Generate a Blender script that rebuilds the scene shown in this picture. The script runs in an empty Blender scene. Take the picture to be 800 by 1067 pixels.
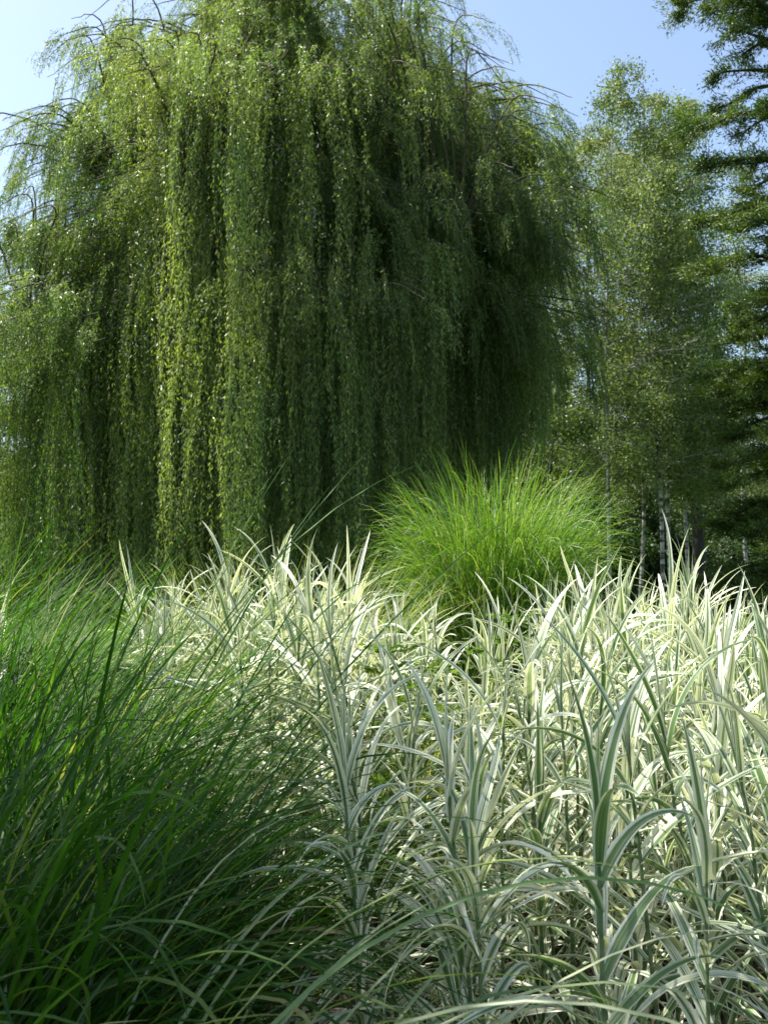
import bpy, math, random
import numpy as np
R = math.radians
C = bpy.context.scene.collection
scene = bpy.context.scene
RG = np.random.default_rng

# ------------------------------------------------------------------ mesh soup
class Soup:
    def __init__(s):
        s.v=[]; s.q=[]; s.r=[]; s.uv=[]; s.m=[]; s.n=0
    def add(s, v, q, r, uv=None, mi=0):
        v=np.asarray(v,dtype=np.float32).reshape(-1,3); q=np.asarray(q,dtype=np.int32).reshape(-1,4)
        s.v.append(v); s.q.append(q+s.n); s.r.append(np.broadcast_to(np.asarray(r,dtype=np.float32),(len(v),)))
        s.uv.append(np.zeros((len(v),2),np.float32) if uv is None else np.asarray(uv,dtype=np.float32).reshape(-1,2))
        s.m.append(np.full(len(q),mi,np.int32)); s.n+=len(v)
    def mesh(s, name, mats, smooth=True):
        v=np.concatenate(s.v); q=np.concatenate(s.q); r=np.concatenate(s.r); uv=np.concatenate(s.uv); mi=np.concatenate(s.m)
        me=bpy.data.meshes.new(name)
        me.vertices.add(len(v)); me.vertices.foreach_set('co', v.ravel())
        me.loops.add(len(q)*4); me.loops.foreach_set('vertex_index', q.ravel())
        me.polygons.add(len(q)); me.polygons.foreach_set('loop_start', np.arange(0,len(q)*4,4,dtype=np.int32))
        me.polygons.foreach_set('loop_total', np.full(len(q),4,np.int32))
        me.polygons.foreach_set('material_index', mi)
        me.polygons.foreach_set('use_smooth', np.full(len(q),smooth,dtype=bool))
        a=me.attributes.new('rnd','FLOAT','POINT'); a.data.foreach_set('value', r)
        u=me.uv_layers.new(name='UVMap'); u.data.foreach_set('uv', uv[q.ravel()].ravel())
        for m in mats: me.materials.append(m)
        me.update(calc_edges=True)
        return me

def nrm(a): return a/np.maximum(np.linalg.norm(a,axis=-1,keepdims=True),1e-9)

def leaves(S, pos, dr, L, W, rng, rnd, fold=0.25, mi=0):
    """one folded leaf per row: base, side, tip, side"""
    n=len(pos); dr=nrm(dr)
    rv=rng.normal(size=(n,3)); side=nrm(np.cross(dr,rv)); nn=np.cross(side,dr)
    L=np.broadcast_to(L,(n,))[:,None]; W=np.broadcast_to(W,(n,))[:,None]
    a=pos; t=pos+dr*L+nn*L*0.10
    m=pos+dr*L*0.42
    b=m+side*W*.5+nn*W*fold; c=m-side*W*.5+nn*W*fold
    v=np.stack([a,b,t,c],1); q=np.arange(n*4).reshape(n,4)
    S.add(v,q,np.repeat(rnd,4),mi=mi)

def ribbons(S, base, az, L, W, th0, th1, p, nseg, rng, fold=0.2, drift=0.0, wprof='leaf', twist=0.0, mi=0, rnd=None, cross=3):
    """arching blades. th = inclination from vertical, th0 at the root -> th1 at the tip"""
    n=len(base); s=np.linspace(0,1,nseg+1)
    th=th0[:,None]+(th1-th0)[:,None]*s[None]**np.broadcast_to(p,(n,))[:,None]
    azs=az[:,None]+np.broadcast_to(drift,(n,))[:,None]*s[None]**1.3
    d=np.stack([np.sin(th)*np.cos(azs),np.sin(th)*np.sin(azs),np.cos(th)],-1)
    seg=(L/nseg)[:,None,None]*0.5*(d[:,1:]+d[:,:-1])
    pts=np.concatenate([base[:,None],base[:,None]+np.cumsum(seg,1)],1)
    side=np.stack([-np.sin(azs),np.cos(azs),np.zeros_like(azs)],-1)
    up=np.cross(side,d); up=-up
    tw=np.broadcast_to(twist,(n,))[:,None]*s[None]
    sd=side*np.cos(tw)[...,None]+up*np.sin(tw)[...,None]; nn=up*np.cos(tw)[...,None]-side*np.sin(tw)[...,None]
    if wprof=='leaf': w=np.minimum(1,0.55+2.2*s)*np.clip(1-s,0,1)**0.62*1.05*(1-.15*s)
    elif wprof=='spear': w=np.minimum(1,0.25+2.6*s)*np.clip(1-s,0,1)**0.8*1.15
    else: w=np.minimum(1,0.6+2*s)*np.clip(1-s,0,1)**0.45
    w[-1]=0.02
    w=W[:,None]*w[None]
    us=np.linspace(-.5,.5,cross)
    V=[];U=[]
    for u in us:
        V.append(pts+sd*(w*u)[...,None]+nn*(w*abs(u)*2*fold)[...,None])
        U.append(np.stack([np.full_like(w,u+.5),np.broadcast_to(s[None],w.shape)*np.broadcast_to(L,(n,))[:,None]],-1))
    V=np.stack(V,2); U=np.stack(U,2)
    idx=np.arange(n*(nseg+1)*cross).reshape(n,nseg+1,cross)
    q=np.stack([idx[:,:-1,:-1],idx[:,:-1,1:],idx[:,1:,1:],idx[:,1:,:-1]],-1)
    if rnd is None: rnd=rng.random(n)
    S.add(V,q,np.repeat(rnd,(nseg+1)*cross),U,mi=mi)
    return pts

def tube(S, pts, rad, sides=8, mi=0, rnd=0.5, lump=0.0, rng=None):
    pts=np.asarray(pts,float); n=len(pts); rad=np.broadcast_to(rad,(n,))
    d=nrm(np.gradient(pts,axis=0)); ref=np.array([1.,0.13,0.07]) if abs(d[0,2])>.7 else np.array([0.05,0.1,1.])
    a=nrm(np.cross(d,ref)); b=np.cross(d,a)
    ang=np.linspace(0,2*np.pi,sides,endpoint=False)
    rr=rad[:,None]*(1+(lump*rng.normal(size=(n,sides)) if rng is not None and lump else 0))
    v=pts[:,None]+rr[...,None]*(np.cos(ang)[None,:,None]*a[:,None]+np.sin(ang)[None,:,None]*b[:,None])
    idx=np.arange(n*sides).reshape(n,sides); nx=np.roll(idx,-1,1)
    q=np.stack([idx[:-1],nx[:-1],nx[1:],idx[1:]],-1)
    L=np.concatenate([[0],np.cumsum(np.linalg.norm(np.diff(pts,axis=0),axis=1))])
    uv=np.stack([np.broadcast_to(ang/(2*np.pi),(n,sides)),np.broadcast_to(L[:,None],(n,sides))],-1)
    S.add(v,q,rnd,uv,mi)

def bez(p, n=10):
    """smooth curve through control points (Catmull-Rom)"""
    p=np.asarray(p,float); P=np.concatenate([[2*p[0]-p[1]],p,[2*p[-1]-p[-2]]]); out=[]
    for i in range(len(p)-1):
        a,b,c,d=P[i:i+4]
        for t in np.linspace(0,1,n,endpoint=False):
            out.append(.5*((2*b)+(c-a)*t+(2*a-5*b+4*c-d)*t*t+(3*b-a-3*c+d)*t**3))
    out.append(p[-1]); return np.array(out)

def thing(name,label,cat,loc=(0,0,0),rz=0,group=None,kind=None,sc=1):
    o=bpy.data.objects.new(name,None); C.objects.link(o); o.location=loc; o.rotation_euler=(0,0,rz); o.scale=(sc,sc,sc)
    o.empty_display_size=.2
    tag(o,label,cat,group,kind); return o
def tag(o,label=None,cat=None,group=None,kind=None):
    if label: o['label']=label
    if cat: o['category']=cat
    if group: o['group']=group
    if kind: o['kind']=kind
    return o
def part(name,me,parent=None):
    o=bpy.data.objects.new(name,me); C.objects.link(o)
    if parent: o.parent=parent
    return o
def dup(root,loc,rz,label=None,group=None,sc=1,tilt=(0,0)):
    r=root.copy(); C.objects.link(r); r.location=loc; r.rotation_euler=(tilt[0],tilt[1],rz); r.scale=(sc,sc,sc)
    if label: r['label']=label
    if group: r['group']=group
    for ch in list(root.children):
        c=ch.copy(); C.objects.link(c); c.parent=r
        for g in list(ch.children):
            d=g.copy(); C.objects.link(d); d.parent=c
    return r

# ------------------------------------------------------------------ materials
def newmat(name):
    m=bpy.data.materials.new(name); m.use_nodes=True; nt=m.node_tree; nt.nodes.clear()
    return m,nt,nt.nodes.new('ShaderNodeOutputMaterial')
def ramp(nt,stops,fac):
    r=nt.nodes.new('ShaderNodeValToRGB'); e=r.color_ramp.elements
    while len(e)<len(stops): e.new(0.5)
    for i,(p,c) in enumerate(stops): e[i].position=p; e[i].color=(*c,1)
    nt.links.new(fac,r.inputs[0]); return r.outputs[0]
def attr(nt,n='rnd'):
    a=nt.nodes.new('ShaderNodeAttribute'); a.attribute_name=n; return a.outputs['Fac']
def leaf_shader(nt,out,col,trans=.35,rough=.45,spec=.5,tcol=None):
    b=nt.nodes.new('ShaderNodeBsdfPrincipled'); b.inputs['Roughness'].default_value=rough
    b.inputs['Specular IOR Level'].default_value=spec
    nt.links.new(col,b.inputs['Base Color'])
    t=nt.nodes.new('ShaderNodeBsdfTranslucent')
    hs=nt.nodes.new('ShaderNodeMix'); hs.data_type='RGBA'; hs.blend_type='MULTIPLY'; hs.inputs[0].default_value=1
    nt.links.new(col,hs.inputs[6]); hs.inputs[7].default_value=(*(tcol or (1.5,1.6,.55)),1)
    nt.links.new(hs.outputs[2],t.inputs['Color'])
    mx=nt.nodes.new('ShaderNodeMixShader'); mx.inputs[0].default_value=trans
    nt.links.new(b.outputs[0],mx.inputs[1]); nt.links.new(t.outputs[0],mx.inputs[2]); nt.links.new(mx.outputs[0],out.inputs[0])
def leafmat(name,stops,trans=.35,rough=.45,spec=.5,tcol=None,patch=None):
    m,nt,out=newmat(name)
    col=ramp(nt,stops,attr(nt))
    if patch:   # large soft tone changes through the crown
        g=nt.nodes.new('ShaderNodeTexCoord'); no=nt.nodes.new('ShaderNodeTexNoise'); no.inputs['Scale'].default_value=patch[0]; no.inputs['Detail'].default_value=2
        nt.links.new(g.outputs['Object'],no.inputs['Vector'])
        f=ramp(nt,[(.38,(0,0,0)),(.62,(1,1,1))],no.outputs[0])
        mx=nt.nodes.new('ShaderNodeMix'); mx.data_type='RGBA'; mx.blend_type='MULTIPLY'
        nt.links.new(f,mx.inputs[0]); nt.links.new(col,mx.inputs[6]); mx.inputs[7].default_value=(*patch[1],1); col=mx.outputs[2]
    leaf_shader(nt,out,col,trans,rough,spec,tcol); return m
def barkmat(name,c1,c2,scale=6,stretch=.2,bump=.5):
    m,nt,out=newmat(name); b=nt.nodes.new('ShaderNodeBsdfPrincipled'); b.inputs['Roughness'].default_value=.9
    tc=nt.nodes.new('ShaderNodeTexCoord'); mp=nt.nodes.new('ShaderNodeMapping'); mp.inputs['Scale'].default_value=(1,1,stretch)
    no=nt.nodes.new('ShaderNodeTexNoise'); no.inputs['Scale'].default_value=scale; no.inputs['Detail'].default_value=6
    nt.links.new(tc.outputs['Object'],mp.inputs[0]); nt.links.new(mp.outputs[0],no.inputs['Vector'])
    col=ramp(nt,[(.35,c1),(.65,c2)],no.outputs[0]); nt.links.new(col,b.inputs['Base Color'])
    bm=nt.nodes.new('ShaderNodeBump'); bm.inputs['Strength'].default_value=bump; bm.inputs['Distance'].default_value=.03
    nt.links.new(no.outputs[0],bm.inputs['Height']); nt.links.new(bm.outputs[0],b.inputs['Normal'])
    nt.links.new(b.outputs[0],out.inputs[0]); return m

M={}
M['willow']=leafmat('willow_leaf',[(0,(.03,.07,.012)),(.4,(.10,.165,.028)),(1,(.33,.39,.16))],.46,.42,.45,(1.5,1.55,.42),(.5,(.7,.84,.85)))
M['birch']=leafmat('birch_leaf',[(0,(.08,.12,.035)),(.6,(.16,.20,.07)),(1,(.30,.33,.17))],.4,.5,.35,None,(.5,(.75,.85,.8)))
M['dark']=leafmat('dark_broad_leaf',[(0,(.025,.05,.014)),(.6,(.045,.085,.02)),(1,(.085,.13,.03))],.3,.5,.4,None,(.35,(.6,.75,.7)))
M['pale']=leafmat('pale_broad_leaf',[(0,(.07,.11,.03)),(.6,(.11,.16,.045)),(1,(.16,.2,.07))],.4,.42,.5)
M['needle']=leafmat('conifer_needle',[(0,(.04,.07,.012)),(.6,(.08,.125,.018)),(1,(.14,.18,.03))],.25,.5,.4,None,(.8,(.7,.85,.8)))
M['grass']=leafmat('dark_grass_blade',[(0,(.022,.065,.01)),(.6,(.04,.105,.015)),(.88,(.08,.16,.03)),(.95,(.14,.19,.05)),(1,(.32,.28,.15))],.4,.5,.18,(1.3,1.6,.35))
M['mound']=leafmat('bright_grass_blade',[(0,(.06,.15,.018)),(.6,(.12,.24,.03)),(1,(.32,.40,.15))],.42,.4,.5,(1.35,1.4,.45))
M['fine']=leafmat('yellow_grass_blade',[(0,(.16,.22,.05)),(.6,(.26,.32,.09)),(1,(.45,.46,.24))],.4,.4,.5,(1.3,1.3,.5))
M['sun_painted_grass']=leafmat('sun_painted_blade',[(0,(.11,.20,.05)),(.6,(.22,.30,.12)),(1,(.42,.45,.28))],.35,.38,.6)  # pale colour stands in for sun that the shade tree blocks
M['weed']=leafmat('weed_leaf',[(0,(.07,.13,.02)),(.6,(.12,.20,.03)),(1,(.18,.25,.05))],.35,.5,.4)
M['lawn']=leafmat('lawn_blade',[(0,(.045,.10,.015)),(.6,(.075,.15,.02)),(1,(.14,.19,.05))],.3,.5,.3)
M['litter']=leafmat('dry_litter',[(0,(.05,.035,.02)),(.6,(.13,.10,.06)),(1,(.34,.30,.22))],.1,.8,.2,(1,1,.8))
M['bark']=barkmat('willow_bark',(.025,.02,.014),(.075,.062,.045),7,.15,.9)
M['twig']=barkmat('willow_twig',(.045,.04,.018),(.10,.09,.04),9,.3,.1)
M['cbark']=barkmat('conifer_bark',(.10,.075,.055),(.28,.24,.20),8,.2,.7)
M['dbark']=barkmat('dark_bark',(.02,.017,.013),(.05,.043,.034),7,.2,.7)

def birch_bark():
    m,nt,out=newmat('birch_bark'); b=nt.nodes.new('ShaderNodeBsdfPrincipled'); b.inputs['Roughness'].default_value=.75
    tc=nt.nodes.new('ShaderNodeTexCoord'); mp=nt.nodes.new('ShaderNodeMapping'); mp.inputs['Scale'].default_value=(2.2,2.2,7)
    no=nt.nodes.new('ShaderNodeTexNoise'); no.inputs['Scale'].default_value=1.3; no.inputs['Detail'].default_value=5
    nt.links.new(tc.outputs['Object'],mp.inputs[0]); nt.links.new(mp.outputs[0],no.inputs['Vector'])
    col=ramp(nt,[(.42,(.035,.03,.028)),(.50,(.27,.26,.23)),(.7,(.45,.43,.40))],no.outputs[0])
    nt.links.new(col,b.inputs['Base Color']); nt.links.new(b.outputs[0],out.inputs[0]); return m
M['birchbark']=birch_bark()

def reed_mat():
    m,nt,out=newmat('striped_reed_leaf')
    uv=nt.nodes.new('ShaderNodeUVMap'); sp=nt.nodes.new('ShaderNodeSeparateXYZ'); nt.links.new(uv.outputs[0],sp.inputs[0])
    oi=nt.nodes.new('ShaderNodeObjectInfo'); at=attr(nt)
    def math_(op,a,b=None,c=None):
        n=nt.nodes.new('ShaderNodeMath'); n.operation=op
        for i,x in enumerate((a,b,c)):
            if x is None: continue
            if isinstance(x,(int,float)): n.inputs[i].default_value=x
            else: nt.links.new(x,n.inputs[i])
        return n.outputs[0]
    def stripes(freq,det,seed):
        cx=nt.nodes.new('ShaderNodeCombineXYZ')
        nt.links.new(math_('MULTIPLY',sp.outputs[0],freq),cx.inputs[0]); nt.links.new(math_('MULTIPLY',sp.outputs[1],.5),cx.inputs[1])
        nt.links.new(math_('ADD',math_('MULTIPLY',at,37.0),math_('MULTIPLY_ADD',oi.outputs['Random'],91.0,seed)),cx.inputs[2])
        no=nt.nodes.new('ShaderNodeTexNoise'); no.inputs['Scale'].default_value=1; no.inputs['Detail'].default_value=det
        nt.links.new(cx.outputs[0],no.inputs['Vector']); return no.outputs[0]
    n1=stripes(8.0,2.0,0.0); n2=stripes(46.0,2.0,7.0)
    # distance from the midrib 0..1
    dist=math_('MULTIPLY',math_('ABSOLUTE',math_('SUBTRACT',sp.outputs[0],.5)),2.0)
    f=math_('ADD',math_('MULTIPLY_ADD',n1,1.5,-.50),math_('MULTIPLY',dist,.55))   # high = cream
    f=math_('ADD',f,math_('MULTIPLY_ADD',n2,.5,-.25))
    f=math_('ADD',f,math_('MULTIPLY_ADD',oi.outputs['Random'],.26,-.15))
    col=ramp(nt,[(.30,(.10,.19,.055)),(.41,(.22,.31,.14)),(.50,(.66,.67,.50)),(1,(.84,.83,.72))],f)
    leaf_shader(nt,out,col,.30,.42,.45,(1.08,1.1,.72)); return m
M['reed']=reed_mat()
M['reedstem']=barkmat('reed_stem',(.06,.11,.03),(.20,.25,.11),5,6,.1)

# ------------------------------------------------------------------ sun, sky, camera
SUN_EL=R(60); SX,SY=-0.955,0.30       # towards the sun: high, behind the willow on its left
sd=np.array([SX*math.cos(SUN_EL),SY*math.cos(SUN_EL),math.sin(SUN_EL)]); sd/=np.linalg.norm(sd)
w=bpy.data.worlds.new('World'); scene.world=w; w.use_nodes=True; nt=w.node_tree
bg=nt.nodes['Background']; sky=nt.nodes.new('ShaderNodeTexSky'); sky.sky_type='NISHITA'; sky.sun_disc=False
sky.sun_elevation=SUN_EL; sky.sun_rotation=math.atan2(SX,SY); sky.air_density=1.0; sky.dust_density=2.2; sky.ozone_density=1.2
nt.links.new(sky.outputs[0],bg.inputs[0]); bg.inputs[1].default_value=.12
L=bpy.data.lights.new('sun','SUN'); L.energy=5; L.angle=R(.53); L.color=(1,.955,.88)
lo=bpy.data.objects.new('sun',L); C.objects.link(lo)
from mathutils import Vector
lo.rotation_euler=Vector(sd).to_track_quat('Z','Y').to_euler(); lo.location=(-20,10,30)
cam=bpy.data.cameras.new('camera'); co=bpy.data.objects.new('camera',cam); C.objects.link(co); scene.camera=co
co.location=(0,0,1.5); co.rotation_euler=(R(90+3.72),0,0)
cam.sensor_fit='VERTICAL'; cam.sensor_height=24; cam.lens=24*1024/1067; cam.clip_end=2000; cam.clip_start=.05
cam.dof.use_dof=True; cam.dof.focus_distance=3.2; cam.dof.aperture_fstop=5.6
vs=scene.view_settings; vs.view_transform='Standard'; vs.look='None'; vs.exposure=1.25; vs.gamma=1; vs.use_curve_mapping=False
cy=scene.cycles; cy.max_bounces=4; cy.diffuse_bounces=2; cy.glossy_bounces=1; cy.transmission_bounces=3; cy.transparent_max_bounces=4
cy.use_denoising=True; cy.sample_clamp_indirect=4; cy.caustics_reflective=False; cy.caustics_refractive=False

# ------------------------------------------------------------------ ground
def sheet(name,x0,x1,y0,y1,nx,ny,zf,mat,outline=None):
    xs=np.linspace(x0,x1,nx); ys=np.linspace(y0,y1,ny); X,Y=np.meshgrid(xs,ys); Z=zf(X,Y)
    idx=np.arange(nx*ny).reshape(ny,nx); q=np.stack([idx[:-1,:-1],idx[:-1,1:],idx[1:,1:],idx[1:,:-1]],-1).reshape(-1,4)
    if outline is not None:
        cx=X.ravel()[q].mean(1); cy_=Y.ravel()[q].mean(1); q=q[outline(cx,cy_)]
    S=Soup(); S.add(np.stack([X,Y,Z],-1),q,.5); return part(name,S.mesh(name,[mat]))
def groundmat(name,stops,scale,detail=8,bump=.3,rough=.95):
    m,nt,out=newmat(name); b=nt.nodes.new('ShaderNodeBsdfPrincipled'); b.inputs['Roughness'].default_value=rough; b.inputs['Specular IOR Level'].default_value=.2
    tc=nt.nodes.new('ShaderNodeTexCoord'); no=nt.nodes.new('ShaderNodeTexNoise'); no.inputs['Scale'].default_value=scale; no.inputs['Detail'].default_value=detail; no.inputs['Roughness'].default_value=.7
    nt.links.new(tc.outputs['Object'],no.inputs['Vector']); nt.links.new(ramp(nt,stops,no.outputs[0]),b.inputs['Base Color'])
    bm=nt.nodes.new('ShaderNodeBump'); bm.inputs['Strength'].default_value=bump; bm.inputs['Distance'].default_value=.05
    nt.links.new(no.outputs[0],bm.inputs['Height']); nt.links.new(bm.outputs[0],b.inputs['Normal']); nt.links.new(b.outputs[0],out.inputs[0]); return m
g=sheet('lawn',-400,400,-300,600,3,3,lambda x,y:x*0,groundmat('lawn_ground',[(.3,(.035,.07,.014)),(.5,(.055,.10,.018)),(.7,(.09,.13,.03))],1.8)); tag(g,kind='structure')
soilm=groundmat('bed_soil',[(.3,(.018,.013,.009)),(.5,(.045,.033,.024)),(.7,(.09,.068,.05))],14)
def inbed(x,y):
    a=np.arctan2(y-4.2,x-.4); r=1+.07*np.sin(3*a+1)+.05*np.sin(5*a)
    return ((x-.4)/4.3)**2+((y-4.2)/5.0)**2<r*r
g=sheet('planting_bed',-5,6,-2,10,150,150,lambda x,y:.03+.012*np.sin(x*7+np.sin(y*5))+.012*np.sin(y*9+x*3),soilm,inbed); tag(g,kind='structure')

# ------------------------------------------------------------------ willow
def willow():
    rng=RG(8); cx,cy_=-1.5,16.3; base=2.6; c=8.6; ex=2.75
    t=thing('weeping_willow','huge weeping willow with leafy curtains hanging to the ground, filling the view behind the grasses','tree',(cx,cy_,0))
    W=Soup()
    tube(W,bez([(-.15,0,-.1),(-.2,0,.8),(-.1,.1,1.6),(-.1,0,2.4)]),np.linspace(.62,.42,31),14,lump=.05,rng=rng)
    for k in range(7):
        a=k*.9; tube(W,bez([(.95*math.cos(a)-.15,.95*math.sin(a),-.05),(.5*math.cos(a)-.15,.5*math.sin(a),.15),(.25*math.cos(a)-.15,.25*math.sin(a),.9)]),np.linspace(.1,.3,21),8)
    trunk=W.mesh('trunk',[M['bark']]); part('trunk',trunk,t)
    limbs=[]
    defs=[([(-.1,0,2.2),(-.2,-.3,4),(-.3,-.6,6.2),(-.5,-.8,7.8),(-.6,-.9,9.2)],.34),
          ([(0,.1,2.0),(.9,-.1,3.1),(1.4,-.2,4.6),(1.35,-.2,6.4),(1.6,-.3,7.6),(1.8,-.3,8.6)],.31),
          ([(-.2,.1,2.2),(-1.2,.2,3.6),(-2.2,.1,5.3),(-2.6,0,6.8),(-2.8,0,7.8)],.28),
          ([(-.1,.2,2.2),(.2,1.2,4),(.6,2,6.2),(.7,2.6,8.4)],.28),
          ([(-.2,.2,2.2),(-1,1.2,4),(-1.7,2,6),(-2,2.6,8)],.26),
          ([(-.9,.2,3.1),(-2.6,-.7,4.2),(-3.6,-1.1,5.0),(-4.0,-1.3,5.2)],.13),
          ([(1.4,-.2,4.6),(1.9,-1.3,6.0),(2.2,-1.8,6.5),(2.6,-2.2,6.5)],.11),
          ([(-.25,-.4,4.6),(-.8,-1.5,6.2),(-1.1,-2.1,7.0),(-1.3,-2.6,7.2)],.12)]
    for p,r in defs:
        S=Soup(); q=bez(p,9); q[1:]+=rng.normal(size=(len(q)-1,3))*.03; tube(S,q,np.linspace(r,.045,len(q)),10,lump=.04,rng=rng)
        part('limb',S.mesh('limb',[M['bark']]),t); limbs.append(q)
    LP=np.concatenate(limbs); LP=LP[LP[:,2]>3.0]
    # cascades: each has an apex on or inside the dome, a branch reaching it and strands that fall from its last metre
    apex=[];out=[];n_s=[];ln=[]
    def rad(z): # dome radius at local height z
        return np.clip(1-np.clip((z-base)/c,0,1)**ex,0,1)**(1/ex)
    lobes=[]
    tries=0
    while len(lobes)<80 and tries<6000:
        tries+=1
        a=rng.uniform(0,2*np.pi)
        if math.sin(a)>.3 and rng.random()<.5: a=-a
        z=base+c*(.34+.64*rng.random()**.7)
        f=rad(z)*rng.uniform(.52,.90)
        if z>base+c*.9: f=rng.uniform(0,.7)*max(rad(z),.35)
        ax=5.6 if math.cos(a)<0 else 5.1
        p=np.array([ax*f*math.cos(a),4.1*f*math.sin(a),z-.5*f])
        p[2]-=max(0,-3.0-p[0])*1.0+rng.normal()*.25
        if all(np.linalg.norm((p-q[0])*[1,1,.8])>.88 for q in lobes):
            lobes.append((p,rng.uniform(.5,1.35),rng.random()<(.55 if z<6.6 else .13),rng.uniform(-.3,.3)))
    LF=[];TN=[]
    for p,Rl,lg,tn in lobes:
        for j in range(int(7+7*Rl)):
            o=rng.normal(size=3); o[2]=abs(o[2])*.9; o=o/np.linalg.norm(o)*Rl*rng.uniform(.55,1.05)
            o[:2]*=1.05; o[2]*=.62
            A=p+o; ou=math.atan2(p[1]*.35+o[1],p[0]*.35+o[0])
            apex.append(tuple(A)); out.append(ou+rng.normal()*.35); n_s.append(int(rng.uniform(20,36))); LF.append(lg); TN.append(tn+rng.normal()*.1+.05*(A[2]-7))  # leaf tone rises with height: sunlit top and shaded foot painted in
    for k in range(70):   # feathery sprays that break the outline
        a=rng.uniform(0,6.28); z=base+c*rng.uniform(.72,1.0); f=rad(z)*rng.uniform(.95,1.04) if z<base+c*.93 else rng.uniform(.1,.75)
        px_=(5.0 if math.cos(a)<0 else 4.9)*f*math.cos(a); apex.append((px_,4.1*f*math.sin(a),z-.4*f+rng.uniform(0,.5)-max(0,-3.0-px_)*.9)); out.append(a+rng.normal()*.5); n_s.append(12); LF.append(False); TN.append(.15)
    for k in range(80):   # inner hanging curtains around the limbs
        a=rng.uniform(0,6.28); z=rng.uniform(5.5,8); f=rng.uniform(.15,.82)
        apex.append((4.5*f*math.cos(a),3.8*f*math.sin(a),z)); out.append(a); n_s.append(22); LF.append(True); TN.append(-.3)  # darker leaf tone paints in shade inside the crown
    # stray whips against the sky
    for p,a in [((-4.6,-1.0,8.9),3.3),((-4.3,-1.0,8.4),3.2),((-3.3,-1.0,10.2),3.0),((3.3,-.6,9.6),.1),((2.7,-.8,10.2),0),((3.9,-.6,8.9),.2),((4.0,-.5,7.6),-.2),((-2.6,-1,10.9),3),((2.0,-.6,10.7),.3)]:
        apex.append(p); out.append(a); n_s.append(8); LF.append(False); TN.append(.1)
    K=len(apex); apex=np.array(apex); out=np.array(out)
    Bt=Soup(); P0=[];H=[];Ln=[];CR=[]
    for k in range(K):
        A=apex[k]; d=np.array([math.cos(out[k]),math.sin(out[k]),0])
        below=LP[LP[:,2]<A[2]-.2]; 
        if len(below)==0: below=LP
        j=np.argmin(np.linalg.norm((below-A)*[1,1,.6],axis=1)); s0=below[j]
        tipn=A+d*.75+np.array([0,0,-.38])
        mid=(s0+A)/2+np.array([0,0,.25*np.linalg.norm(A-s0)*.5])
        q=bez([s0,mid,A,tipn],7); q+=rng.normal(size=q.shape)*.006; q[0]=s0
        tube(Bt,q,np.linspace(.028,.004,len(q)),5)
        n=n_s[k]; side=np.array([-d[1],d[0],0])
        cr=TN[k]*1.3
        g_=max(1,n//6); gi=rng.integers(0,g_,n)      # strands hang in tassels
        u=rng.random(g_)[gi]; i=(u*(len(q)-1)*.62+(len(q)-1)*.38).astype(int)
        lat=(rng.normal(size=g_)*rng.uniform(.2,.5))[gi]*(.6+.6*u)+rng.normal(size=n)*.055
        p=q[i]+rng.normal(size=(n,3))*.05+side*lat[:,None]+np.array([0,0,1])*(-.25*np.abs(lat)+rng.normal(size=n)*.07)[:,None]
        dir_=d[None]*(rng.uniform(.15,1.1,g_)[gi]+rng.normal(size=n)*.1)[:,None]+side[None]*(lat*1.0)[:,None]
        gx=p[:,0]; gy=p[:,1]
        ze=np.interp(gx,[-5.2,-3.2,-1.2,1.2,3.0,5.0],[.35,.4,.8,1.3,2.5,3.3])+rng.exponential(.5,n)
        z=p[:,2]
        pf=.72 if LF[k] else .05
        full=(rng.random(g_)<pf)[gi]&(rng.random(n)<.85)
        if A[2]>4.5: p[full,:2]*=rng.uniform(.74,.92)
        l=np.where(full,z-ze,(rng.uniform(.35,1.15,g_)*rng.uniform(.8,1.0+.9*rng.random(),g_)*(1.0 if A[2]>6.5 else 1.35))[gi]*rng.uniform(.75,1.15,n)*(1-.5*np.abs(lat))); l=np.clip(l,.5,np.maximum(z-ze,.5)); l=np.minimum(l,7.5)
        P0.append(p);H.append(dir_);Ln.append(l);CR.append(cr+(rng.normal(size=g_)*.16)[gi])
    P0=np.concatenate(P0);H=np.concatenate(H);Ln=np.concatenate(Ln);CR=np.concatenate(CR); N=len(P0)
    ph=rng.uniform(0,6.28,(N,2)); am=rng.uniform(.01,.06,N)
    def pos(i,s):
        a=.55; g=H[i]*(a*(1-np.exp(-s/a)))[:,None]*1.0
        z=-(s-.22*(1-np.exp(-s/.3)))
        wv=np.stack([np.sin(s*1.7+ph[i,0])*am[i],np.cos(s*1.3+ph[i,1])*am[i],z*0],1)*np.minimum(s,2)[:,None]
        q=P0[i]+g+wv; q[:,2]+=z; return q
    # strand twigs as fine ribbons
    ns=9; i=np.repeat(np.arange(N),ns+1); s=np.tile(np.linspace(0,1,ns+1),N)*Ln[i]
    pt=pos(i,s).reshape(N,ns+1,3); wd=.0022
    v=np.stack([pt+[wd,0,0],pt-[wd,0,0]],2); idx=np.arange(N*(ns+1)*2).reshape(N,ns+1,2)
    q=np.stack([idx[:,:-1,0],idx[:,:-1,1],idx[:,1:,1],idx[:,1:,0]],-1)
    Bt.add(v,q,.5)
    part('branches',Bt.mesh('branches',[M['twig']]),t)
    dens=70
    cnt=(Ln*dens*np.where(P0[:,1]>1.2,.32,1)*rng.uniform(.6,1.35,N)).astype(int); i=np.repeat(np.arange(N),cnt); s=rng.random(len(i))**.93*Ln[i]
    p=pos(i,s)+rng.normal(size=(len(i),3))*[.035,.035,.02]*(rng.random(len(i))<.5)[:,None]; a=rng.uniform(0,6.28,len(i)); o=rng.uniform(.25,.75,len(i))+.7*np.exp(-s/.5)
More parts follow.
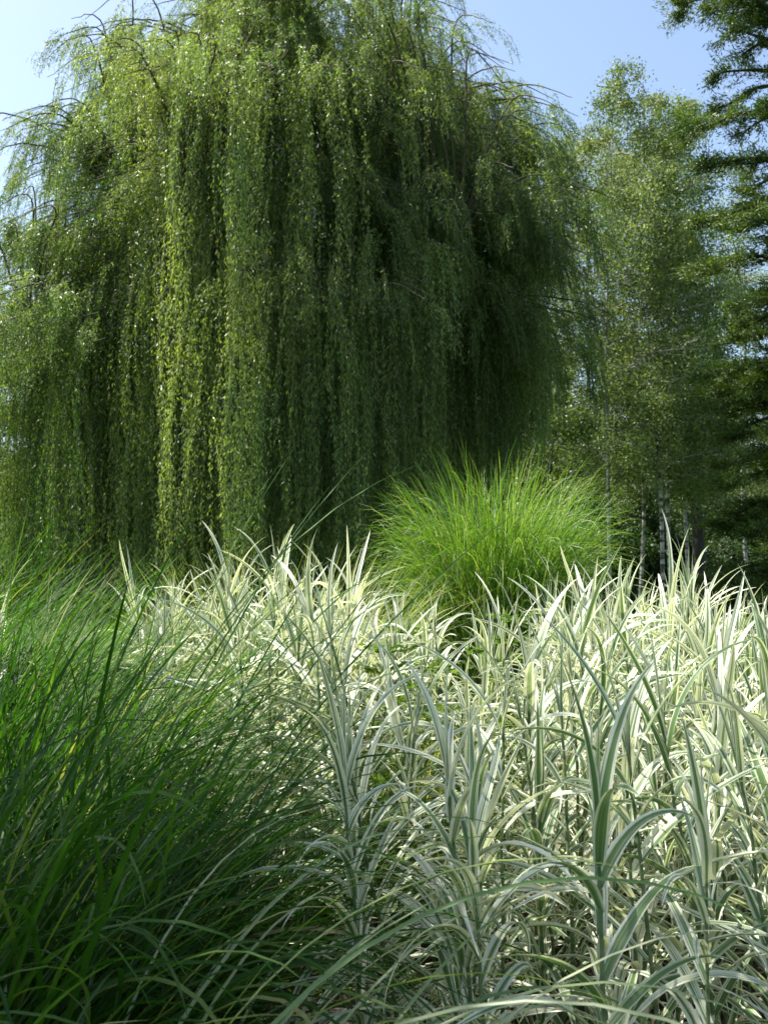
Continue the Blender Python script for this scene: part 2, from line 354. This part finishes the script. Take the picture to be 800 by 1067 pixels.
    d=np.stack([np.cos(a)*o,np.sin(a)*o,-np.ones(len(i))*.9+rng.normal(size=len(i))*.25],1)
    d[:,:2]+=H[i,:2]*np.exp(-s/.5)[:,None]*.5
    Ls=rng.uniform(.04,.078,len(i)); Ls*=np.clip(.65+.35*(Ln[i]-s)/.5,.65,1)
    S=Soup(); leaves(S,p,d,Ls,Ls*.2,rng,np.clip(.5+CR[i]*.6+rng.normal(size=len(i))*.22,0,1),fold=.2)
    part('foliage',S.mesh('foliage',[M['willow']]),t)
    print('willow leaves',len(i),'strands',N)
willow()

# ------------------------------------------------------------------ other trees
def tree_meshes(seed,h,r,nl,ls,mat,bark,trad,droop=0.0,cbase=.25,shape='oval',limbs=26,clr=.8,lean=0):
    rng=RG(seed); T=Soup(); B=Soup(); F=Soup()
    q=bez([(0,0,-.1),(lean*.2+rng.normal()*.06,rng.normal()*.06,h*.25),(lean*.5+rng.normal()*.12,rng.normal()*.12,h*.55),(lean+rng.normal()*.1,rng.normal()*.1,h*.97)],10)
    tube(T,q,trad*np.linspace(1,.12,len(q))**.85,9,lump=.03,rng=rng)
    P=[];D=[];RN=[]
    per=nl//limbs
    for k in range(limbs):
        u=(k+rng.random())/limbs; z=h*(cbase+(1-cbase)*u*.98); i=min(int(z/h/.97*(len(q)-1)),len(q)-1); s0=q[i]
        a=rng.uniform(0,6.28)
        if shape=='oval': rr=r*math.sqrt(max(.05,1-((u-.42)/.62)**2))
        elif shape=='cone': rr=r*(1-u*.85)
        else: rr=r*(.55+.45*math.sin(3.14*min(1,u*.9+.1)))
        rr*=rng.uniform(.55,1.1); rise=rng.uniform(.15,.75)*rr*(1-droop)
        e=s0+np.array([math.cos(a)*rr,math.sin(a)*rr,rise]); m=(s0+e)/2+np.array([rng.normal()*.1,rng.normal()*.1,.12*rr])
        b=bez([s0,m,e],8); tube(B,b,np.linspace(trad*.28*(1-.5*u),.012,len(b)),5)
        nc=rng.integers(5,9); tone=rng.uniform(-.25,.25)
        for c in range(nc):
            f=rng.uniform(.3,1.05); j=min(int(f*(len(b)-1)),len(b)-1); cen=b[j]+rng.normal(size=3)*np.array([.28,.28,.2])*rr*.5
            tube(B,bez([b[max(0,j-3)],(b[j]+cen)/2+[0,0,.05],cen],4),np.linspace(.014,.005,9),4)
            n=per//nc; g=rng.normal(size=(n,3)); g=nrm(g)*(rng.random((n,1))**.45)
            cs=clr*rng.uniform(.55,1.15)*(.5+.5*rr/r)
            pp=cen+g*np.array([cs,cs,cs*.6])
            if droop>0: # hanging twigs under each clump
                kk=rng.integers(0,14,n); hx=rng.normal(size=(14,2))*cs*.6
                hang=rng.random(n)<droop; sfall=rng.random(n)*cs*2.0
                pp[hang]=np.stack([cen[0]+hx[kk,0],cen[1]+hx[kk,1],cen[2]-sfall],1)[hang]+rng.normal(size=(hang.sum(),3))*.05
            P.append(pp); dd=rng.normal(size=(n,3)); dd[:,2]-=.5+droop; D.append(dd); RN.append(np.clip(.45+tone+rng.normal()*.1+rng.normal(size=n)*.2,0,1))
    P=np.concatenate(P);D=np.concatenate(D);RN=np.concatenate(RN)
    l=ls*rng.uniform(.7,1.2,len(P)); leaves(F,P,D,l,l*.68,rng,RN,fold=.12)
    return T.mesh('trunk',[bark]),B.mesh('branches',[bark]),F.mesh('foliage',[mat])
def tree(name,label,cat,meshes,loc,rz=0,group=None,sc=1):
    t=thing(name,label,cat,loc,rz,group,sc=sc)
    for n,m in zip(('trunk','branches','foliage'),meshes): part(n,m,t)
    return t
EYE=1.5
def at(px,D): return (px-400)/1024*D
birches=[tree_meshes(11,15.5,2.7,36000,.07,M['birch'],M['birchbark'],.065,.5,.34,'oval',36,.66,.3),
         tree_meshes(12,14.0,2.5,33000,.07,M['birch'],M['birchbark'],.058,.5,.36,'oval',30,.62,-.45),
         tree_meshes(13,16.5,2.9,38000,.072,M['birch'],M['birchbark'],.072,.55,.33,'oval',36,.7,.1)]
gb='birches beyond the lawn'
B0=[(606,29,0,1.0,.4,'slim birch showing just past the right hanging edge of the willow'),
    (634,27,1,1.08,2.0,'birch with a short bright leaning trunk beside the grass mound'),
    (664,31,2,.98,1.0,'birch with a thin pale trunk between the leaning birch and the twin birches'),
    (689,27,0,1.02,3.4,'nearer trunk of the twin pale birches standing side by side'),
    (699,28.2,2,.96,5.0,'slightly thicker trunk of the twin pale birches, darker bark scars'),
    (718,29,1,1.12,.3,'pale birch standing directly in front of a thick dark trunk'),
    (757,41,0,1.0,2.2,'far small birch whose pale base shows at the shaded lawn edge'),
    (780,34,2,1.0,4.4,'birch mostly hidden behind the conifer boughs')]
for px,D,k,sc,rz,lb in B0: tree('birch_tree',lb,'birch tree',birches[k],(at(px,D),D,0),rz,gb,sc)
# dark thick trunk beside the birches
tree('dark_trunk_tree','tall dark tree with thick black trunk right behind a pale birch','tree',
     tree_meshes(21,12.5,2.2,42000,.09,M['dark'],M['dbark'],.24,.1,.4,'oval',28,.8),(at(727,31),31,0))
tree('young_leafy_tree','pale leafy young tree catching sun behind the right end of the willow curtain','tree',
     tree_meshes(22,6.2,1.5,30000,.075,M['pale'],M['dbark'],.07,.1,.12,'oval',26,.55),(at(578,23),23,0))
tree('young_leafy_tree','small sunlit yellow green tree glimpsed through the gap under the willow boughs','tree',
     tree_meshes(23,4.8,1.3,20000,.085,M['pale'],M['dbark'],.06,.1,.12,'oval',22,.55),(at(416,24),24,0))
dark=[tree_meshes(31,11.5,3.6,52000,.15,M['dark'],M['dbark'],.2,0,.1,'full',34,1.25),
      tree_meshes(32,10.0,3.4,46000,.15,M['dark'],M['dbark'],.2,0,.08,'full',30,1.2),
      tree_meshes(33,13.0,3.8,56000,.16,M['dark'],M['dbark'],.22,0,.1,'full',36,1.3)]
gd='dark trees closing the view behind the lawn'
rng=random.Random(3)
for k,px in enumerate([-230,-120,-20,70,150,235,320,400,480,550,615,660,715,765,815,880,960]):
    D=rng.uniform(41,52)*(1.0 if k%2 else 1.12)
    tree('background_tree','dark green broad tree in the backdrop wall of trees beyond the lawn','tree',dark[k%3],(at(px,D),D,0),rng.uniform(0,6.28),gd,rng.uniform(.85,1.08) if px<740 else rng.uniform(.7,.85))
shr=[tree_meshes(41,3.4,1.9,26000,.10,M['dark'],M['dbark'],.06,0,.03,'full',26,.75),tree_meshes(42,2.8,1.7,22000,.10,M['dark'],M['dbark'],.06,0,.03,'full',24,.7)]
gs='shrubs under the birches'
for k,(px,D) in enumerate([(560,36),(600,37),(640,35.5),(672,38),(706,36),(742,38),(800,40),(835,38),(500,36),(440,37),(380,36),(310,37),(240,36),(170,37),(90,36),(20,37)]):
    if px==777: continue
    tree('shade_shrub','dense dark shrub in the low hedge of shrubs along the far lawn edge','shrub',shr[k%2],(at(px,D),D,0),k*1.7,gs,rng.uniform(.85,1.2))
tree('sunlit_shrub','small yellow green shrub in a patch of sun at the far lawn edge','shrub',tree_meshes(45,2.2,1.0,14000,.09,M['pale'],M['dbark'],.04,0,.03,'full',20,.5),(at(778,39),37,0))
# unseen tree added beside the viewer to throw dappled shade over the near grasses
tree('unseen_shade_tree','unseen leafy tree added just outside the view to throw dappled shade over the near dark grass','tree',
     tree_meshes(51,9.6,2.4,24000,.10,M['dark'],M['dbark'],.16,0,.52,'oval',30,.8),(-3.6,1.7,0))

def conifer():
    rng=RG(61); D=14.5; t=thing('conifer_tree','tall dark conifer with layered spreading boughs in front of the birches','conifer',(at(833,D),D,0))
    T=Soup(); h=17.; q=bez([(.1,0,-.1),(.02,0,5),(0,0,10),(-.05,0,h)],10); tube(T,q,np.linspace(.26,.03,len(q)),12,lump=.04,rng=rng); part('trunk',T.mesh('trunk',[M['cbark']]),t)
    B=Soup(); P=[];Dd=[];RN=[];LL=[]
    z=1.0
    while z<16.5:
        a=rng.uniform(0,6.28); u=z/h
        r=(1.5-.9*max(0,u-.6)/.4)*rng.uniform(.45,1.15)
        if z<6: r*=.95
        elif rng.random()<.14: r=rng.uniform(1.5,2.0)
        r=max(r,.4)
        d=np.array([math.cos(a),math.sin(a),0]); s=np.array([-d[1],d[0],0])
        droop=rng.uniform(-.02,.2) if z<9 else rng.uniform(-.25,.08)
        b=bez([(0,0,z),d*r*.4+[0,0,z-.12*r*droop+.08],d*r*.8+s*rng.normal()*.08+[0,0,z-r*droop*.8],d*r+s*rng.normal()*.1+[0,0,z-r*droop*.7]],8)
        tube(B,b,np.linspace(.035,.008,len(b)),5)
        tone=rng.uniform(-.15,.15)
        nt_=int(r*24)
        for k in range(nt_):
            f=rng.uniform(.12,1); j=int(f*(len(b)-1)); sg=rng.choice([-1,1]); l=(.28+.38*(1-abs(f-.45)))*rng.uniform(.5,1.1)*min(1,r/1.6)
            e=b[j]+(s*sg*rng.uniform(.6,1)+d*rng.uniform(.2,.8))*l+np.array([0,0,rng.normal()*.07-.08*l])
            if rng.random()<.25: tube(B,np.array([b[j],(b[j]+e)/2,e]),[.006,.004,.002],4)
            n=int(l*190); w=rng.random(n)[:,None]; pp=b[j]*(1-w)+e*w+rng.normal(size=(n,3))*[.045,.045,.03]
            P.append(pp); x=nrm(e-b[j])[None]+rng.normal(size=(n,3))*.65; x[:,2]+=.1; Dd.append(x); RN.append(np.clip(.45+tone+.35*(w[:,0]-.4)+rng.normal(size=n)*.15,0,1))
        z+=rng.uniform(.03,.09) if z<6 else rng.uniform(.06,.15)
    P=np.concatenate(P);Dd=np.concatenate(Dd);RN=np.concatenate(RN); l=rng.uniform(.05,.095,len(P))
    F=Soup(); leaves(F,P,Dd,l,l*.24,rng,RN,fold=.1); part('branches',B.mesh('branches',[M['dbark']]),t); part('foliage',F.mesh('foliage',[M['needle']]),t)
    print('conifer needles',len(P))
conifer()

# ------------------------------------------------------------------ grass clumps
def clump(name,label,cat,loc,n,rad,Lr,Wr,th0r,th1r,mat,seed,pr=(1.2,2.2),bias=None,nseg=10,drift=.35,fold=.25,rootlean=1.0,scl=(1,1,1),tipcurl=0.0):
    rng=RG(seed); S=Soup(); a=rng.uniform(0,2*np.pi,n); r=rad*np.sqrt(rng.random(n)); pa=rng.uniform(0,2*np.pi,n)
    base=np.stack([r*np.cos(pa),r*np.sin(pa),np.full(n,-.02)],1)
    az=np.where(rng.random(n)<.7,pa+rng.normal(size=n)*.6,a)
    if bias is not None:
        k=rng.random(n)<bias[1]; az[k]=bias[0]+rng.normal(size=k.sum())*.55
    o=r/rad*rootlean
    th0=R(1)*(th0r[0]+(th0r[1]-th0r[0])*np.clip(o*.7+rng.random(n)*.45,0,1.2))
    th1=R(1)*(th1r[0]+(th1r[1]-th1r[0])*np.clip(rng.random(n)*.75+o*.3,0,1.1))
    ribbons(S,base,az,rng.uniform(*Lr,n),rng.uniform(*Wr,n),th0,np.maximum(th1,th0+.05),np.where(rng.random(n)<tipcurl,rng.uniform(2.8,4.2,n),rng.uniform(*pr,n)),nseg,rng,fold=fold,drift=rng.normal(size=n)*drift,wprof='grass',twist=rng.normal(size=n)*.5)
    t=thing(name,label,cat,loc); t.scale=scl; part('blades',S.mesh('blades',[mat]),t); return t

clump('ornamental_grass','rounded bright green ornamental grass mound rising in front of the willow','ornamental grass',(at(517,7.6),7.6,.03),4800,.38,(1.35,2.42),(.009,.016),(0,19),(20,165),M['mound'],71,(2.2,4.5),nseg=14,drift=.45,scl=(.70,.70,1.13),tipcurl=.3)
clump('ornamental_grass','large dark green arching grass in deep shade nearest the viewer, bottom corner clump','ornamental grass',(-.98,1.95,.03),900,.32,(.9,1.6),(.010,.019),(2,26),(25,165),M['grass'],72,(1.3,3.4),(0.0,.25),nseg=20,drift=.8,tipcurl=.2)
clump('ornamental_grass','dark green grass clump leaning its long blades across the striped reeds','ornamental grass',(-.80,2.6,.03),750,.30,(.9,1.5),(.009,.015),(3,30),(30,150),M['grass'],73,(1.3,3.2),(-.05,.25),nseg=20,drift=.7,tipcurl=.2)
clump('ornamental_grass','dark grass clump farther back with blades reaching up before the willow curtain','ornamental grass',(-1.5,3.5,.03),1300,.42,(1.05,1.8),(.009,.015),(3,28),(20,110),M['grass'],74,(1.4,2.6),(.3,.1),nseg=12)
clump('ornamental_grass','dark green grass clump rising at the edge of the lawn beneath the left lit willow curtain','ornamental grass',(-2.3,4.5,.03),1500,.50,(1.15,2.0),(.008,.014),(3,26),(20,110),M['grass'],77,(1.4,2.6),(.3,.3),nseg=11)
clump('ornamental_grass','low tuft with blades coloured pale as if sunlit, arching over in the bottom corner in front of the dark clump','ornamental grass',(-.50,1.45,.03),120,.18,(1.35,1.85),(.008,.014),(3,22),(110,172),M['sun_painted_grass'],79,(1.2,2.2),(.1,.3),nseg=20,drift=.6)
clump('ornamental_grass','few very long loose green blades standing clear above the dark clumps against the willow','ornamental grass',(-1.05,2.8,.03),34,.22,(1.7,2.35),(.010,.016),(8,30),(22,85),M['grass'],78,(1.3,2.2),(.1,.8),nseg=14)
clump('ornamental_grass','fine yellow green sunlit grass between the mound and the pale reeds','ornamental grass',(-.65,6.0,.03),900,.40,(1.1,1.85),(.005,.010),(2,16),(10,80),M['fine'],75,nseg=9)
clump('ornamental_grass','thin yellow green grass tuft low among the weeds in the middle gap','ornamental grass',(.05,4.6,.03),600,.3,(.8,1.3),(.004,.008),(3,30),(20,120),M['fine'],76,nseg=9)

# ------------------------------------------------------------------ variegated reeds
def reed(seed,h,nl,lw,arch):
    rng=RG(seed); S=Soup(); T=Soup()
    b0=rng.uniform(0,6.28); lx,ly=rng.normal()*.05,rng.normal()*.05
    q=bez([(0,0,-.05),(lx*.4,ly*.4,h*.35),(lx,ly,h*.80)],8)
    for j in range(len(q)): q[j]+=[rng.normal()*.002,rng.normal()*.002,0]
    tube(T,q,np.linspace(.0075,.0040,len(q)),7)
    f=np.linspace(.22,1,nl)**.85; i=np.clip(f*(len(q)-1),0,len(q)-1.001); i0=i.astype(int); base=q[i0]+(q[i0+1]-q[i0])*(i-i0)[:,None]
    az=b0+np.arange(nl)*math.pi+rng.normal(size=nl)*.35
    L=h*(.20+.09*np.sin(f*2.8))*rng.uniform(.75,1.3,nl)
    W=lw*(.65+.35*np.sin(f*2.6))*rng.uniform(.8,1.2,nl)
    th0=R(1)*np.interp(f,[0,.5,.85,1],[62,50,34,8])*rng.uniform(.7,1.25,nl)
    th1=R(1)*np.interp(f,[0,.5,.8,.93,1],[172,172,165,135,50])*arch*rng.uniform(.45,1.15,nl)
    keep=rng.random(nl)<.94
    ribbons(S,base[keep],az[keep],L[keep],W[keep],th0[keep],np.maximum(th1,th0+.06)[keep],rng.uniform(.9,1.9,nl)[keep],14,rng,fold=rng.uniform(.12,.3),drift=rng.normal(size=keep.sum())*.35,twist=rng.normal(size=keep.sum())*.7,cross=5)
    # closed spear at the tip
    k=3; ribbons(S,np.repeat(q[-1:],k,0)+[0,0,-.03],b0+np.arange(k)*2.2,h*rng.uniform(.12,.22,k),np.full(k,lw*.36),R(1)*rng.uniform(1,4,k),R(1)*rng.uniform(4,22,k),np.full(k,1.6),10,rng,fold=.4,cross=5,wprof='spear')
    k=4; fb=rng.uniform(.02,.3,k)   # dead leaves hanging at the foot
    ribbons(S,q[(fb*(len(q)-1)).astype(int)],rng.uniform(0,6.28,k),rng.uniform(.12,.28,k),rng.uniform(.008,.02,k),R(1)*rng.uniform(60,110,k),R(1)*rng.uniform(150,178,k),np.full(k,.6),8,rng,fold=.3,twist=rng.normal(size=k)*2,mi=1)
    return T.mesh('stem',[M['reedstem']]),S.mesh('foliage',[M['reed'],M['litter']])
RV=[reed(100+k,rr.uniform(1.38,1.62),int(rr.uniform(19,27)),rr.uniform(.026,.040),rr.uniform(.8,1.1)) for k,rr in [(k,random.Random(k+50)) for k in range(16)]]
protos=[]
for tm,fm in RV:
    protos.append((tm,fm))
def put_reed(k,loc,rz,label,group,sc,tilt=(0,0)):
    t=thing('variegated_reed',label,'reed',loc,rz,group); t.scale=(sc,)*3; t.rotation_euler=(tilt[0],tilt[1],rz)
    part('stem',protos[k][0],t); part('foliage',protos[k][1],t)
rng=random.Random(77); pts=[]
def free(x,y,d): return all((x-a)**2+(y-b)**2>d*d for a,b in pts)
near=[(.22,1.95,'striped reed with drooping cream edged leaves, leftmost of the front row beside the dark grass'),
      (.40,1.78,'nearest striped reed, its wide leaves folding over at the bottom edge of the view'),
      (.62,1.95,'front striped reed with tall pointed blades standing before the pale mass'),
      (.92,2.05,'front striped reed whose leaves hang over bare dark soil in the corner'),
      (-.02,2.25,'thin striped reed half covered by dark grass blades')]
for x,y,lb in near:
    pts.append((x,y)); put_reed(rng.randrange(16),(x,y,.03),rng.uniform(0,6.28),lb,'striped reeds in the front row',rng.uniform(.78,.88) ,(rng.gauss(0,.05),rng.gauss(0,.05)))
n=0; tries=0
while n<285 and tries<60000:
    tries+=1
    y=2.1+3.9*rng.random()**.9; x=rng.uniform(-1.9,.52*y+.25)
    # where the stand grows
    if x<-.05-.02*y+.0 and y<3.6: continue
    if x<-.5 and y<4.0: continue
    if x<-.215*y: continue
    if -.2<x<.38 and 2.8<y<4.7 and rng.random()<.85: continue
    if math.hypot(x+.28,y-6.0)<.5: continue
    if math.hypot((x-.15),(y-4.4))<.42: continue          # weedy gap
    if .3<x<.95 and y>4.9: continue                        # dark foot of the mound shows here
    if x>.355*y and y>3.2 and rng.random()<.55: continue     # thins out towards the lawn
    if x>.85 and y<3.1 and rng.random()<.6: continue
    if .07<x/y<.18 and y>3.9 and rng.random()<.6: continue
    if not free(x,y,.125 if y<3.2 else .10): continue
    pts.append((x,y)); n+=1
    sc=rng.uniform(.84,1.04)
    if y<2.9: sc*=.88
    if x<-.45: sc*=1.07
    if x>.34*y and y>2.6: sc*=.86
    if .06<x/y<.19 and y>3.3: sc*=.86
    if x<-.3: gl=('cream striped reed in the pale patch behind the dark arching grass','reeds behind the dark grass')
    elif y<3.1: gl=('grey green and white striped reed in the shaded front part of the stand','reeds in the shaded front stand')
    elif y<4.4: gl=('white and green striped reed in the middle of the thick stand','reeds in the middle of the stand')
    else: gl=('nearly white sunlit reed in the rear rows below the green grass mound','sunlit rear reeds')
    put_reed(rng.randrange(16),(x,y,.03),rng.uniform(0,6.28),gl[0],gl[1],sc,(rng.gauss(0,.11),rng.gauss(0,.11)))
# lone reeds at the far left
for x,y in [(-1.72,4.4),(-1.85,4.5),(-1.6,4.75)]:
    put_reed(rng.randrange(16),(x,y,.03),rng.uniform(0,6.28),'lone pale reed rising behind the dark grass near the lit willow curtain','lone reeds behind the dark grass',.98)
print('reeds',n)

# ------------------------------------------------------------------ weeds, litter, turf
def weed_mesh(seed,h):
    g=RG(seed); T=Soup(); F=Soup(); 
    q=bez([(0,0,-.03),(g.normal()*.03,g.normal()*.03,h*.5),(g.normal()*.05,g.normal()*.05,h)],8); tube(T,q,np.linspace(.006,.002,len(q)),6)
    P=[];D=[]
    for j in range(46):
        f=g.uniform(.1,1); b=q[int(f*(len(q)-1))]; a=j*2.4; r=.16*(1-.5*f)*g.uniform(.3,1)
        e=b+[math.cos(a)*r,math.sin(a)*r,r*.5]; tube(T,np.array([b,(b+e)/2+[0,0,.01],e]),[.002,.0015,.001],4)
        for m in range(7):
            w=g.uniform(.3,1.1); P.append(b*(1-w)+e*w); D.append([math.cos(a)+g.normal()*.7,math.sin(a)+g.normal()*.7,.25+g.normal()*.3])
    P=np.array(P);D=np.array(D); l=g.uniform(.03,.055,len(P)); leaves(F,P,D,l,l*.3,g,np.clip(g.normal(size=len(P))*.25+.5,0,1),fold=.15)
    return T.mesh('stem',[M['weed']]),F.mesh('foliage',[M['weed']])
WM=[weed_mesh(200+k,.75+.12*k) for k in range(5)]
k=0
for x,y in [(.1,4.1),(.25,4.25),(-.05,4.3),(.2,4.55),(.02,4.7),(.35,4.5),(-.15,4.55),(.1,3.75),(.28,3.85),(-.1,3.9),(.15,4.9),(.3,3.4),(.5,3.7),(-.25,4.1),(.42,4.1),(.05,3.5),(.62,4.3),(.2,3.1)]:
    t=thing('leafy_weed','bright green leafy weed growing up between the striped reeds','weed',(x,y,.03),k*1.3,'green weeds among the reeds'); t.scale=(rng.uniform(.95,1.2),)*3
    part('stem',WM[k%5][0],t); part('foliage',WM[k%5][1],t); k+=1
def scatter(name,n,box,lr,wf,mat,seed,up,zr,keep=None,cat=None,label=None):
    g=RG(seed); S=Soup(); x=g.uniform(box[0],box[1],n); y=g.uniform(box[2],box[3],n)
    if keep is not None:
        k=keep(x,y); x=x[k];y=y[k]; n=len(x)
    p=np.stack([x,y,.02+g.random(n)*zr],1); d=g.normal(size=(n,3))*[1,1,.35]; d[:,2]+=up
    l=g.uniform(*lr,n); leaves(S,p,d,l,l*wf,g,g.random(n),fold=.15); o=part(name,S.mesh(name,[mat])); tag(o,label,cat,kind='stuff')
scatter('ground_cover',26000,(-2.5,4,1.2,8),(.02,.06),.4,M['weed'],81,.7,.12,lambda x,y:inbed(x,y)&((np.sin(x*3.1+1)+np.sin(y*2.7+x))>-.1),'ground cover','low green seedlings and moss covering the soil under the reeds')
scatter('leaf_litter',9000,(-2.5,4,.8,8),(.02,.09),.35,M['litter'],82,.02,.03,inbed,'leaf litter','dry brown leaf litter scattered over the dark soil')
scatter('lawn_grass',120000,(1.5,19,8.5,38),(.05,.10),.12,M['lawn'],83,1.6,.0,lambda x,y:(~inbed(x,y))&(x>.26*y),'grass','short mown lawn grass running back to the trees')
